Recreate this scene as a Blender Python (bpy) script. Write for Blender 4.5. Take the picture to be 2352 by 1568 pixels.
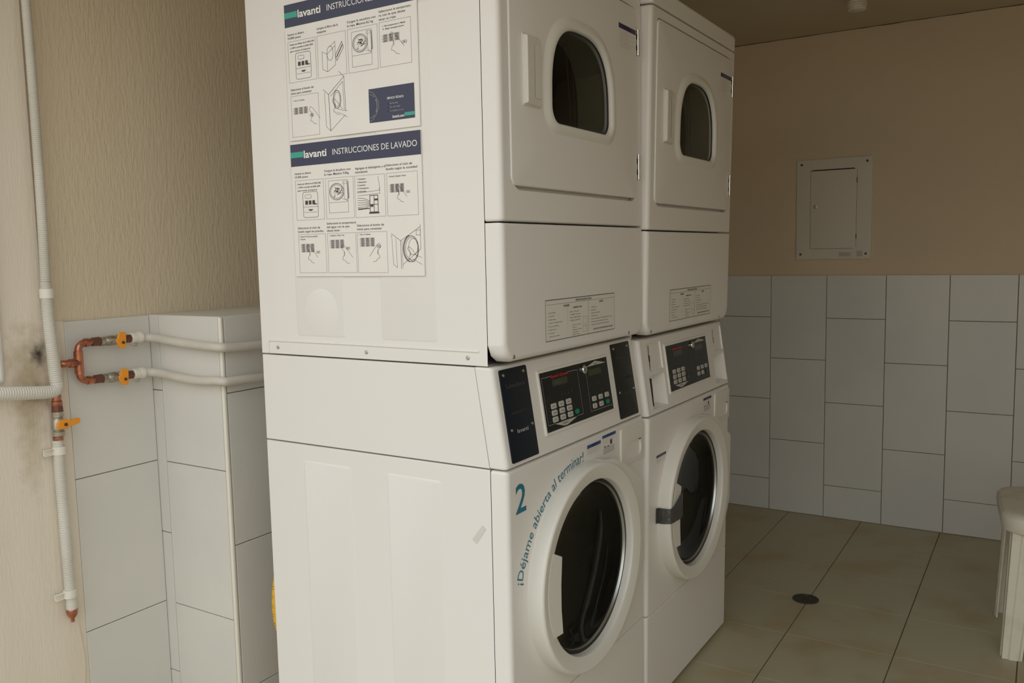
import bpy, bmesh, math, random
from mathutils import Vector, Matrix
random.seed(7)
S = bpy.context.scene
for o in list(bpy.data.objects): bpy.data.objects.remove(o)
COL = S.collection
# ------------------------------------------------------------------ camera
def cam_axes(yaw, pitch, roll):
    y, p, r = [math.radians(a) for a in (yaw, pitch, roll)]
    fw = Vector((math.cos(p)*math.cos(y), math.cos(p)*math.sin(y), math.sin(p)))
    rt = Vector((math.sin(y), -math.cos(y), 0)); up = rt.cross(fw)
    return rt*math.cos(r)+up*math.sin(r), -rt*math.sin(r)+up*math.cos(r), fw
rt, up, fw = cam_axes(32.0418, -5.819, -1.1814)
cd = bpy.data.cameras.new('camera'); cam = bpy.data.objects.new('camera', cd); COL.objects.link(cam)
cd.sensor_width = 36; cd.lens = 1970.21/2352*36; cd.clip_start = 0.02; cd.clip_end = 200
cam.matrix_world = Matrix(((rt.x, up.x, -fw.x, -1.42), (rt.y, up.y, -fw.y, -.9058), (rt.z, up.z, -fw.z, 1.2911), (0, 0, 0, 1)))
S.camera = cam
# ------------------------------------------------------------------ daylight: overcast sky seen through the open side of the room
w = bpy.data.worlds.new('overcast_sky'); S.world = w; w.use_nodes = True
wn, wl = w.node_tree.nodes, w.node_tree.links
bg = wn['Background']; tc = wn.new('ShaderNodeTexCoord'); sx = wn.new('ShaderNodeSeparateXYZ'); cr = wn.new('ShaderNodeValToRGB')
wl.new(tc.outputs['Generated'], sx.inputs[0]); wl.new(sx.outputs[2], cr.inputs[0]); wl.new(cr.outputs[0], bg.inputs[0])
e = cr.color_ramp.elements
e[0].position = 0.0; e[0].color = (0.60, 0.50, 0.40, 1)
e[1].position = 0.75; e[1].color = (0.90, 0.97, 1.0, 1)
m_ = e.new(0.08); m_.color = (0.92, 0.90, 0.86, 1)
bg.inputs[1].default_value = 1.0
S.view_settings.view_transform = 'Standard'; S.view_settings.look = 'None'; S.view_settings.gamma = 1
S.view_settings.use_curve_mapping = False
S.view_settings.exposure = 0.64

# ------------------------------------------------------------------ materials
def mat(name, col, rough=.5, metal=0, spec=.5, bump=None, var=None, trans=0, coat=0, ior=None):
    m = bpy.data.materials.new(name); m.use_nodes = True
    n, l = m.node_tree.nodes, m.node_tree.links; b = n['Principled BSDF']
    b.inputs['Base Color'].default_value = (*col, 1); b.inputs['Roughness'].default_value = rough
    b.inputs['Metallic'].default_value = metal; b.inputs['Specular IOR Level'].default_value = spec
    b.inputs['Transmission Weight'].default_value = trans; b.inputs['Coat Weight'].default_value = coat
    if ior: b.inputs['IOR'].default_value = ior
    if bump or var:
        g = n.new('ShaderNodeNewGeometry')
    if bump:   # (scale xyz, detail, strength, distance)
        mp = n.new('ShaderNodeMapping'); mp.inputs['Scale'].default_value = bump[0]; l.new(g.outputs['Position'], mp.inputs[0])
        t = n.new('ShaderNodeTexNoise'); t.inputs['Scale'].default_value = 1; t.inputs['Detail'].default_value = bump[1]; l.new(mp.outputs[0], t.inputs[0])
        bp = n.new('ShaderNodeBump'); bp.inputs['Strength'].default_value = bump[2]; bp.inputs['Distance'].default_value = bump[3]
        l.new(t.outputs[0], bp.inputs['Height']); l.new(bp.outputs[0], b.inputs['Normal'])
    if var:    # (scale xyz, colour 2, lo, hi)
        mp = n.new('ShaderNodeMapping'); mp.inputs['Scale'].default_value = var[0]; l.new(g.outputs['Position'], mp.inputs[0])
        t = n.new('ShaderNodeTexNoise'); t.inputs['Scale'].default_value = 1; t.inputs['Detail'].default_value = 5; l.new(mp.outputs[0], t.inputs[0])
        r = n.new('ShaderNodeMapRange'); r.inputs[1].default_value = var[2]; r.inputs[2].default_value = var[3]; l.new(t.outputs[0], r.inputs[0])
        x = n.new('ShaderNodeMix'); x.data_type = 'RGBA'; x.inputs[6].default_value = (*col, 1); x.inputs[7].default_value = (*var[1], 1)
        l.new(r.outputs[0], x.inputs[0]); l.new(x.outputs[2], b.inputs['Base Color'])
    return m
M = {}
M['enamel'] = mat('white_enamel', (.80, .77, .72), .33, bump=((9, 9, 6), 1, .08, .01))
M['plastic'] = mat('white_plastic', (.76, .735, .665), .38)
M['gap'] = mat('dark_cavity', (.02, .02, .018), .8)
M['chrome'] = mat('chrome', (.75, .74, .70), .18, 1)
M['steel'] = mat('zinc_steel', (.50, .49, .45), .35, 1)
M['drum'] = mat('drum_steel', (.22, .23, .23), .34, 1)
M['rubber'] = mat('black_rubber', (.03, .03, .032), .5)
M['black'] = mat('black_gloss_panel', (.009, .010, .009), .25, spec=.3)
M['navy'] = mat('navy_print', (.035, .04, .085), .45)
M['navyplate'] = mat('navy_gloss_plate', (.006, .011, .019), .28, spec=.3)
M['teal'] = mat('teal_print', (.04, .36, .28), .45)
M['tealink'] = mat('blue_teal_vinyl', (.01, .17, .25), .4)
M['white'] = mat('white_print', (.85, .83, .78), .5)
M['board'] = mat('white_foam_board', (.82, .79, .73), .3, var=((14, 14, 14), (.80, .76, .71), .35, .7))
M['ink'] = mat('black_ink', (.05, .045, .045), .5)
M['grey'] = mat('grey_ink', (.30, .27, .26), .5)
M['blue'] = mat('blue_print', (.03, .07, .24), .45)
M['violet'] = mat('dark_violet_print', (.04, .035, .11), .45)
M['purple'] = mat('dark_purple_print', (.10, .03, .05), .45)
M['palegrey'] = mat('pale_grey_print', (.42, .41, .42), .5)
M['red'] = mat('red_print', (.55, .01, .035), .4)
M['green'] = mat('green_key', (.0, .22, .12), .4)
M['olive'] = mat('unlit_display', (.035, .04, .018), .2)
M['dim'] = mat('dim_print', (.085, .08, .075), .5)
M['key'] = mat('pale_grey_key', (.50, .49, .43), .5)
M['tape'] = mat('silver_grey_duct_tape', (.085, .088, .082), .36, metal=.3, bump=((60, 60, 25), 3, .8, .01))
M['plaster'] = mat('beige_plaster', (.74, .63, .455), .85, spec=.25, bump=((150, 150, 34), 5, .62, .004), var=((3, 3, 1.2), (.71, .605, .44), .4, .7))
M['plastersmooth'] = mat('beige_painted_wall', (.64, .525, .365), .85, spec=.25, bump=((60, 60, 50), 3, .15, .003), var=((2, 2, 2), (.60, .505, .36), .4, .65))
M['ceil'] = mat('painted_ceiling', (.60, .51, .37), .9, spec=.2, bump=((60, 60, 60), 3, .15, .003))
M['tile'] = mat('white_glazed_tile', (.66, .655, .61), .20, bump=((14, 14, 9), 2, .12, .01), var=((5, 5, 4), (.62, .625, .59), .35, .7))
M['tileleft'] = mat('warm_white_glazed_tile', (.72, .695, .635), .33, bump=((14, 14, 9), 2, .1, .01), var=((5, 5, 4), (.68, .67, .62), .35, .7))
M['grout'] = mat('dark_grout', (.20, .18, .145), .9)
M['groutlight'] = mat('grey_grout', (.33, .30, .26), .9)
M['floortile'] = mat('beige_floor_tile', (.455, .415, .275), .40, bump=((20, 20, 20), 3, .12, .004), var=((4, 4, 4), (.40, .30, .14), .50, .72))
M['concrete'] = mat('outdoor_concrete', (.36, .33, .28), .9, var=((3, 3, 3), (.32, .29, .25), .35, .65))
M['bead'] = mat('cream_corner_bead', (.80, .76, .66), .35)
M['conduit'] = mat('grey_white_corrugated_plastic', (.70, .665, .59), .45, var=((6, 6, 6), (.62, .585, .51), .4, .7))
M['hose'] = mat('white_braided_hose', (.66, .62, .54), .5, bump=((300, 300, 300), 2, .18, .002), var=((9, 9, 30), (.58, .53, .46), .4, .7))
M['copper'] = mat('copper', (.60, .235, .135), .32, .85, bump=((60, 60, 60), 3, .4, .004), var=((50, 50, 50), (.30, .12, .09), .42, .68))
M['darkcopper'] = mat('tarnished_copper', (.20, .085, .06), .5, .6, bump=((140, 140, 140), 3, .7, .004))
M['brassgrey'] = mat('nickel_valve_body', (.48, .44, .36), .35, .75, var=((60, 60, 60), (.25, .21, .17), .45, .7))
M['orange'] = mat('orange_plastic', (.90, .33, .02), .42)
M['screw'] = mat('dark_screw', (.10, .085, .06), .45, .7)
M['panelpaint'] = mat('grey_painted_steel', (.60, .56, .47), .5)
M['wplastic'] = mat('white_matt_plastic', (.70, .66, .55), .5, var=((14, 14, 14), (.60, .52, .40), .5, .75))
M['drain'] = mat('dark_metal_grate', (.09, .08, .065), .5, .5)
M['yellow'] = mat('yellow_rubber_hose', (.85, .47, .03), .5)
def glass(name, col, alpha, rough=.03, ior=1.4):
    m = bpy.data.materials.new(name); m.use_nodes = True
    n, l = m.node_tree.nodes, m.node_tree.links; out = n['Material Output']; n.remove(n['Principled BSDF'])
    t = n.new('ShaderNodeBsdfTransparent'); t.inputs[0].default_value = (*col, 1)
    g = n.new('ShaderNodeBsdfGlossy'); g.inputs['Roughness'].default_value = rough; g.inputs[0].default_value = (1, 1, 1, 1)
    lw = n.new('ShaderNodeLayerWeight'); lw.inputs[0].default_value = .5
    pw = n.new('ShaderNodeMath'); pw.operation = 'POWER'; l.new(lw.outputs['Facing'], pw.inputs[0]); pw.inputs[1].default_value = 5
    f = n.new('ShaderNodeMath'); f.operation = 'MULTIPLY_ADD'; l.new(pw.outputs[0], f.inputs[0]); f.inputs[1].default_value = .9; f.inputs[2].default_value = .035
    x = n.new('ShaderNodeMixShader'); l.new(f.outputs[0], x.inputs[0]); l.new(t.outputs[0], x.inputs[1]); l.new(g.outputs[0], x.inputs[2]); l.new(x.outputs[0], out.inputs[0])
    return m
M['doorglass'] = glass('smoked_door_glass', (.17, .20, .21), .5, ior=1.25)
M['dryglass'] = glass('dark_window_glass', (.26, .28, .24), .5)

# ------------------------------------------------------------------ mesh building
class MB:
    def __init__(s): s.v = []; s.f = []; s.mi = []; s.mats = []; s.cur = 0
    def use(s, key):
        if key not in s.mats: s.mats.append(key)
        s.cur = s.mats.index(key); return s
    def face(s, f): s.f.append(tuple(f)); s.mi.append(s.cur)
    def poly(s, pts):
        n = len(s.v); s.v += [tuple(p) for p in pts]; s.face(range(n, n+len(pts)))
    def box(s, x0, x1, y0, y1, z0, z1, skip=''):
        n = len(s.v); s.v += [(x, y, z) for x in (x0, x1) for y in (y0, y1) for z in (z0, z1)]
        for k, f in zip('lrfbdu', ((0, 1, 3, 2), (4, 6, 7, 5), (0, 4, 5, 1), (2, 3, 7, 6), (0, 2, 6, 4), (1, 5, 7, 3))):
            if k not in skip: s.face([n+i for i in f])
    def loft(s, loops, cap0=False, cap1=False, closed=True):
        n0 = len(s.v); N = len(loops[0])
        for L in loops: s.v += [tuple(p) for p in L]
        for i in range(len(loops)-1):
            for j in range(N if closed else N-1):
                a = n0+i*N+j; b = n0+i*N+(j+1) % N
                s.face((a, b, b+N, a+N))
        if cap0: s.face([n0+j for j in range(N)][::-1])
        if cap1: s.face([n0+(len(loops)-1)*N+j for j in range(N)])
    def tube(s, path, r, n=14, caps=True):
        P = [Vector(p) for p in path]; loops = []; nrm = None
        for i, p in enumerate(P):
            t = (P[min(i+1, len(P)-1)]-P[max(i-1, 0)]).normalized()
            if nrm is None:
                a = Vector((0, 0, 1)) if abs(t.z) < .9 else Vector((1, 0, 0)); nrm = t.cross(a).normalized()
            else: nrm = (nrm-t*nrm.dot(t)).normalized()
            b = t.cross(nrm); rr = r[i] if isinstance(r, (list, tuple)) else r
            loops.append([p+(nrm*math.cos(2*math.pi*k/n)+b*math.sin(2*math.pi*k/n))*rr for k in range(n)])
        s.loft(loops, caps, caps)
    def cyl(s, a, b, r, n=20, r2=None): s.tube([a, b], [r, r if r2 is None else r2], n)
    def lathe(s, c, axis, prof, n=32, cap0=True, cap1=True):   # prof: (distance along axis, radius)
        c = Vector(c); ax = Vector(axis).normalized(); a = Vector((0, 0, 1)) if abs(ax.z) < .9 else Vector((1, 0, 0))
        u = ax.cross(a).normalized(); v = ax.cross(u)
        s.loft([[c+ax*h+(u*math.cos(2*math.pi*k/n)+v*math.sin(2*math.pi*k/n))*r for k in range(n)] for h, r in prof], cap0, cap1)
    def build(s, name, m=None, parent=None, bevel=0, seg=3, smooth=True, shear=None, angle=35):
        me = bpy.data.meshes.new(name)
        v = s.v if not shear else [shear(p) for p in s.v]
        me.from_pydata([tuple(p) for p in v], [], s.f)
        bm = bmesh.new(); bm.from_mesh(me)
        if len(bm.faces) < 60000: bmesh.ops.recalc_face_normals(bm, faces=bm.faces[:]) if s.mats == [] else None
        bm.to_mesh(me); bm.free()
        if s.mats:
            for k in s.mats: me.materials.append(M[k])
            me.polygons.foreach_set('material_index', s.mi)
        else: me.materials.append(M[m] if isinstance(m, str) else m)
        o = bpy.data.objects.new(name, me); COL.objects.link(o)
        if parent: o.parent = parent
        if smooth:
            me.polygons.foreach_set('use_smooth', [True]*len(me.polygons))
            me.update()
            try: me.set_sharp_from_angle(angle=math.radians(angle))
            except Exception: pass
        if bevel:
            b = o.modifiers.new('bevel', 'BEVEL'); b.width = bevel; b.segments = seg; b.limit_method = 'ANGLE'; b.angle_limit = math.radians(40)
            b.harden_normals = False
        return o
def empty(name, loc=(0, 0, 0)):
    o = bpy.data.objects.new(name, None); COL.objects.link(o); o.location = loc; o.empty_display_size = .1; return o
def tag(o, label=None, cat=None, group=None, kind=None):
    if label: o['label'] = label
    if cat: o['category'] = cat
    if group: o['group'] = group
    if kind: o['kind'] = kind
    return o
def struct(o): o['kind'] = 'structure'; return o

def rrect(x0, x1, z0, z1, r, seg=6):
    P = []
    for cx, cz, a0 in ((x1-r, z1-r, 0), (x0+r, z1-r, 90), (x0+r, z0+r, 180), (x1-r, z0+r, 270)):
        for k in range(seg+1):
            a = math.radians(a0+90*k/seg); P.append((cx+r*math.cos(a), cz+r*math.sin(a)))
    return P
def ray(poly, c, ang):
    dx, dz = math.cos(ang), math.sin(ang); best = None
    for i in range(len(poly)):
        (ax, az), (bx, bz) = poly[i], poly[(i+1) % len(poly)]
        ex, ez = bx-ax, bz-az; den = dx*ez-dz*ex
        if abs(den) < 1e-12: continue
        t = ((ax-c[0])*ez-(az-c[1])*ex)/den; u = ((ax-c[0])*dz-(az-c[1])*dx)/den
        if t > 0 and -1e-6 <= u <= 1+1e-6 and (best is None or t > best): best = t
    return (c[0]+dx*best, c[1]+dz*best)
def panel(mb, outer, c, y0, y1, rb, hole=None, holes=None, n=72, keyp=()):
    """front panel in the xz plane. outer(i) = outline inset by i; rounded front edge rb; optional hole polygons [(poly, y), ...]"""
    A = [2*math.pi*k/n for k in range(n)]
    for p in list(outer(0))+list(outer(rb))+list(keyp): A.append(math.atan2(p[1]-c[1], p[0]-c[0]) % (2*math.pi))
    A = sorted(A); B = [A[0]]
    for a in A[1:]:
        if a-B[-1] > 2e-4: B.append(a)
    def L(poly, y): return [(*(lambda q: (q[0], y, q[1]))(ray(poly, c, a)),) for a in B]
    loops = [L(outer(0), y1)]
    for k in range(6):
        t = math.radians(90*k/5); i = rb*(1-math.cos(t)); loops.append(L(outer(i), y0+rb-rb*math.sin(t)))
    if rb > .004: loops.append(L(outer(rb+.0012), y0))
    if hole:
        for poly, y in hole: loops.append(L(poly, y))
        mb.loft(loops)
    else:
        mb.loft(loops, False, True)

# text: glyph outlines made once, mapped onto any surface
_txt = {}
def glyphs(s, bold=0.0):
    k = (s, bold)
    if k in _txt: return _txt[k]
    cu = bpy.data.curves.new('t', 'FONT'); cu.body = s; cu.size = 1; cu.offset = bold; cu.resolution_u = 3
    o = bpy.data.objects.new('t', cu); COL.objects.link(o)
    dg = bpy.context.evaluated_depsgraph_get(); me = bpy.data.meshes.new_from_object(o.evaluated_get(dg))
    vs = [(v.co.x, v.co.y) for v in me.vertices]; fs = [tuple(p.vertices) for p in me.polygons]
    bpy.data.objects.remove(o); bpy.data.curves.remove(cu); bpy.data.meshes.remove(me)
    x0 = min(v[0] for v in vs); x1 = max(v[0] for v in vs); y0 = min(v[1] for v in vs); y1 = max(v[1] for v in vs)
    _txt[k] = (vs, fs, x0, x1, y0, y1); return _txt[k]
class Ink:
    """flat print on a surface; place(u, v) -> 3D point"""
    def __init__(s, place): s.p = place; s.mb = MB()
    def use(s, k): s.mb.use(k); return s
    def rect(s, u0, u1, v0, v1): s.mb.poly([s.p(u0, v0), s.p(u1, v0), s.p(u1, v1), s.p(u0, v1)])
    def poly(s, pts): s.mb.poly([s.p(*q) for q in pts])
    def line(s, pts, w, closed=False):
        P = [Vector(q) for q in pts]
        if closed: P.append(P[0])
        for a, b in zip(P[:-1], P[1:]):
            d = b-a
            if d.length < 1e-9: continue
            d.normalize(); n = Vector((-d.y, d.x))*w/2; a2 = a-d*w*.3; b2 = b+d*w*.3
            s.mb.poly([s.p(*(a2-n)), s.p(*(b2-n)), s.p(*(b2+n)), s.p(*(a2+n))])
    def frame(s, u0, u1, v0, v1, w, r=0): s.line([(u0, v0), (u1, v0), (u1, v1), (u0, v1)] if not r else rrect(u0, u1, v0, v1, r, 3), w, True)
    def ell(s, cu, cv, ru, rv, w, a0=0, a1=360, n=26, fill=False):
        P = [(cu+ru*math.cos(math.radians(a0+(a1-a0)*k/n)), cv+rv*math.sin(math.radians(a0+(a1-a0)*k/n))) for k in range(n+1)]
        if fill: s.poly(P[:-1])
        else: s.line(P, w)
    def text(s, t, u0, v0, h, width=None, bold=0.0, cap=.73):
        vs, fs, x0, x1, y0, y1 = glyphs(t, bold); sc = h/cap; sx_ = sc if width is None else width/(x1-x0)
        n = len(s.mb.v); s.mb.v += [s.p(u0+(x-x0)*sx_, v0+y*sc) for x, y in vs]
        for f in fs: s.mb.face([n+i for i in f])
    def build(s, name, parent=None, **k): return s.mb.build(name, None, parent, smooth=False, **k)

# ================================================================== the room
XW, YB, XB, YBOX = 2.798, 1.243, .080, .9375
ZC = 2.27
def floor():
    mb = MB(); mb.box(-.5, XW, -2.6, YB, -.06, -.004); g = struct(mb.build('floor', 'grout', smooth=False))
    t = MB(); xs = [1.075+.3375*k for k in range(-6, 7)]; ys = [.1385-.3355*k for k in range(-5, 11)]
    for i in range(len(xs)-1):
        for j in range(len(ys)-1):
            x0, x1 = max(xs[i], -.5), min(xs[i+1], XW); y1, y0 = min(ys[j], YB), max(ys[j+1], -2.6)
            if x1-x0 < .02 or y1-y0 < .02: continue
            t.box(x0+.0004, x1-.0004, y0+.0016, y1-.0016, -.004, 0)
    o = t.build('tile_surface', 'floortile', g, bevel=.0009, seg=1, smooth=False)
floor()
mb = MB(); mb.box(-9, -.5, -7, 6, -.10, -.012); struct(mb.build('floor_outdoor', 'concrete', smooth=False))
def wall_right():
    mb = MB(); mb.box(XW, XW+.15, -2.75, YB+.1, -.07, ZC+.2)
    wo = struct(mb.build('wall_right', 'plastersmooth', smooth=False))
    # tiled lower half: plates of tile over grout, joints staggered by half a tile
    mb = MB(); mb.box(XW-.004, XW, -2.6, YB, 0, 1.160); g = struct(mb.build('trim_1', 'grout', smooth=False))
    t = MB(); y = .236+.2593*4; k = 0
    while y > -2.55:
        y1, y0 = min(y, YB), max(y-.2593, -2.6)
        off = .7595 if k % 2 == 0 else .9595
        zs = sorted([z for z in [off+.402*i for i in range(-4, 3)] if 0 < z < 1.155]+[0, 1.162])
        if y1-y0 > .02:
            for a, b in zip(zs[:-1], zs[1:]):
                if b-a > .01: t.box(XW-.010, XW-.0035, y0+.0013, y1-.0013, a+.0012, b-.0012)
        y -= .2593; k += 1
    t.build('tile_surface', 'tile', g, bevel=.0012, seg=2, smooth=False)
wall_right()
def wall_left():
    mb = MB(); mb.box(-.47, XW, YB, YB+.15, -.07, ZC+.2); struct(mb.build('wall_left', 'plaster', smooth=False))
    # raised plaster strip on the left, with an uneven edge beside the tiles
    m2 = MB(); random.seed(3); N = 60
    zz = [1.143*k/N for k in range(N+1)]+[1.150, 1.7, ZC]
    ex = [-.186+.006*math.sin(z*9)+.003*math.sin(z*31)+random.uniform(-.0012, .0012) for z in zz[:-3]]+[-.221]*3
    fr = [(x, YB-.012, z) for x, z in zip(ex, zz)]; bk = [(x+.005, YB, z) for x, z in zip(ex, zz)]; lf = [(-.47, YB-.012, z) for z in zz]
    m2.loft([bk, fr, lf], closed=False)
    m2.box(-.195, -.1668, YB-.0075, YB, 0, 1.143)
    # stains: soot around the pipe hole and damp streaks below it (marks in the plaster itself)
    m = mat('stained_plaster', (.80, .72, .60), .85, spec=.25, bump=((170, 170, 26), 4, .35, .003), var=((8, 8, 1.5), (.76, .67, .54), .4, .7)); n, l = m.node_tree.nodes, m.node_tree.links; b = n['Principled BSDF']
    g = n.new('ShaderNodeNewGeometry'); src = b.inputs['Base Color'].links[0].from_socket
    def blot(c, sc, col, amount, src, nsc=30):
        mp = n.new('ShaderNodeMapping'); mp.vector_type = 'TEXTURE'; mp.inputs['Location'].default_value = c; mp.inputs['Scale'].default_value = sc
        nz = n.new('ShaderNodeTexNoise'); nz.inputs['Scale'].default_value = nsc; nz.inputs['Detail'].default_value = 4; l.new(g.outputs['Position'], nz.inputs[0])
        l.new(g.outputs['Position'], mp.inputs[0])
        ln = n.new('ShaderNodeVectorMath'); ln.operation = 'LENGTH'; l.new(mp.outputs[0], ln.inputs[0])
        ad = n.new('ShaderNodeMath'); ad.operation = 'MULTIPLY_ADD'; l.new(nz.outputs[0], ad.inputs[0]); ad.inputs[1].default_value = 1.4; l.new(ln.outputs['Value'], ad.inputs[2])
        r = n.new('ShaderNodeMapRange'); r.inputs[1].default_value = 1.75; r.inputs[2].default_value = .75; r.inputs[3].default_value = 0; r.inputs[4].default_value = amount; l.new(ad.outputs[0], r.inputs[0])
        x = n.new('ShaderNodeMix'); x.data_type = 'RGBA'; l.new(r.outputs[0], x.inputs[0]); l.new(src, x.inputs[6]); x.inputs[7].default_value = (*col, 1); return x.outputs[2]
    src = blot((-.262, YB-.012, 1.02), (.07, 1, .14), (.33, .23, .10), .6, src, 40)
    src = blot((-.240, YB-.012, 1.068), (.024, 1, .036), (.04, .032, .025), .95, src, 60)
    src = blot((-.275, YB-.012, .86), (.04, 1, .16), (.40, .31, .16), .45, src, 45)
    src = blot((-.25, YB-.012, .965), (.05, 1, .03), (.22, .16, .09), .7, src, 60)
    l.new(src, b.inputs['Base Color'])
    struct(m2.build('trim_2', m, smooth=False))
    # tiles beside the pipes
    mb = MB(); mb.box(-.17, XB, YB-.004, YB, 0, 1.1415); g = struct(mb.build('trim_3', 'groutlight', smooth=False))
    t = MB()
    for a, b_ in ((0, .3115), (.3115, .7270), (.7270, 1.1428)):
        t.box(-.166, .0785, YB-.009, YB-.0035, a+.0012, b_-.0012)
    t.build('tile_surface', 'tileleft', g, bevel=.0012, seg=2, smooth=False)
    # white outer corner of the wall at the very left edge
    mb = MB(); mb.box(-.47, -.330, YB-.03, YB+.15, 1.005, ZC+.2); struct(mb.build('trim_4', 'white', bevel=.012))
wall_left()
def ledge():   # low tiled box along the wall behind the machines
    mb = MB(); mb.box(XB+.006, XW, YBOX+.006, YB, 0, 1.138); g = struct(mb.build('trim_5', 'groutlight', smooth=False))
    t = MB(); gp = .0012
    for a, b in ((0, .3115), (.3115, .7270), (.7270, 1.1415)):
        t.box(XB, XB+.0065, YBOX+.012, 1.196-.001, a+gp, b-gp)
    for a, b in ((0, .103), (.103, .518), (.518, .930), (.930, 1.1415)):
        t.box(XB, XB+.0065, 1.196+.001, YB-.002, a+gp, b-gp)
    for i in range(11):
        x0 = XB+.012+.25*i; x1 = min(x0+.25, XW)
        if x1-x0 < .03: break
        for a, b in ((0, .104), (.104, .5203), (.5203, .9376), (.9376, 1.1415)):
            t.box(x0+gp, x1-gp, YBOX, YBOX+.0065, a+gp, b-gp)
    for i in range(11):
        x0 = XB+.25*i; x1 = min(x0+.25, XW)
        if x1-x0 < .03: break
        t.box(x0+(gp if i else 0), x1-gp, YBOX+.001, YB-.002, 1.1385, 1.1428)
    t.build('tile_surface', 'tileleft', g, bevel=.0012, seg=2, smooth=False)
    bd = MB(); bd.box(XB-.0008, XB+.0115, YBOX-.0008, YBOX+.0115, 0, 1.1422); bd.build('corner_bead', 'bead', g, bevel=.005, seg=4)
ledge()
mb = MB(); mb.box(-.5, XW+.1, -2.75, YB+.1, ZC, ZC+.12); struct(mb.build('ceiling', 'ceil', smooth=False))
mb = MB(); mb.box(-.5, XW+.15, -2.75, -2.6, -.07, ZC+.1); struct(mb.build('wall_front', 'plastersmooth', smooth=False))
# outer wall around the wide opening the daylight comes through
OY0, OZ1 = -2.45, 2.27
mb = MB(); mb.box(-.62, -.5, -5.5, OY0, 0, 3.4); mb.box(-.62, -.5, OY0, YB+.15, OZ1, 3.4); mb.box(-.62, -.47, YB+.02, 5.5, 0, 3.4)
struct(mb.build('wall_outer', 'plastersmooth', smooth=False))
# hairline crack where wall and ceiling meet
mb = MB(); random.seed(9); N = 90; ys = [YB-(YB+2.6)*k/N for k in range(N+1)]
lo = [(XW-.0006, y, ZC-.0022-random.uniform(0, .0022)) for y in ys]; hi = [(XW-.0006, y, ZC-.0003) for y in ys]
mb.loft([lo, hi], closed=False); struct(mb.build('trim_6', 'screw', smooth=False))
# ceramic lamp base on the ceiling, only its lower rim in view
mb = MB(); r_ = [(0, .046), (.008, .047), (.012, .044)]
for k in range(5): r_ += [(.014+.010*k, .033), (.018+.010*k, .040-.0012*k), (.021+.010*k, .033)]
r_ += [(.062, .030), (.064, .022)]
mb.lathe((2.24, -.235, ZC), (0, 0, -1), r_, 36)
tag(mb.build('lamp_holder', 'wplastic'), 'small ribbed white lamp holder on the dim ceiling', 'lamp holder')

# ================================================================== machines
W, D = .683, .692
def d_shape(o):    # dryer window outline grown by o
    cx, cz, A_, H_, zb, rc = .3405, 1.6200, .1445+o, .1550+o*.85, 1.5668-o*.7, .032+o*.7
    P = []; n = 2.7
    for k in range(31):
        a = math.radians(180*k/30); c_, s_ = math.cos(a), math.sin(a)
        P.append((cx+A_*math.copysign(abs(c_)**(2/n), c_), cz+H_*abs(s_)**(2/n)))
    for k in range(9):
        a = math.radians(180+90*k/8); P.append((cx-A_+rc+rc*math.cos(a), zb+rc+rc*math.sin(a)))
    for k in range(9):
        a = math.radians(270+90*k/8); P.append((cx+A_-rc+rc*math.cos(a), zb+rc+rc*math.sin(a)))
    return P
DC = (.3400, 1.650)
def screw(mb, c, ax, r=.0042, h=.002):
    mb.lathe(c, ax, [(0, r*1.05), (h*.6, r), (h, r*.75)], 14)
    cv = Vector(c)+Vector(ax)*h*1.05; a = Vector(ax); u = a.cross(Vector((0, 0, 1))).normalized(); v = a.cross(u)
def notice(name, place, u1, v1, header, parent, rows=8, head='violet', word=None, hv=.2):
    I = Ink(lambda u, v: place(u, v, .0002)); I.use('board'); I.rect(0, u1, 0, v1)
    o = I.build(name, parent)
    J = Ink(lambda u, v: place(u, v, .0005)); J.use(head); J.rect(0, u1, v1*(1-hv), v1)
    if word: J.use('palegrey'); J.text(word, u1*.25, v1*(1-hv*.82), v1*hv*.62, u1*.5)
    random.seed(len(name)+rows); J.use('grey')
    for k in range(rows):
        v = v1*(1-hv)*(1-(k+1)/(rows+1)); J.text(random.choice(['to avoid fire never dry items', 'see the manual before use', 'keep the door closed', 'do not overload the drum']), u1*.05, v, v1*.035, u1*random.uniform(.5, .9))
    J.build('lettering', o); return o

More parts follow.
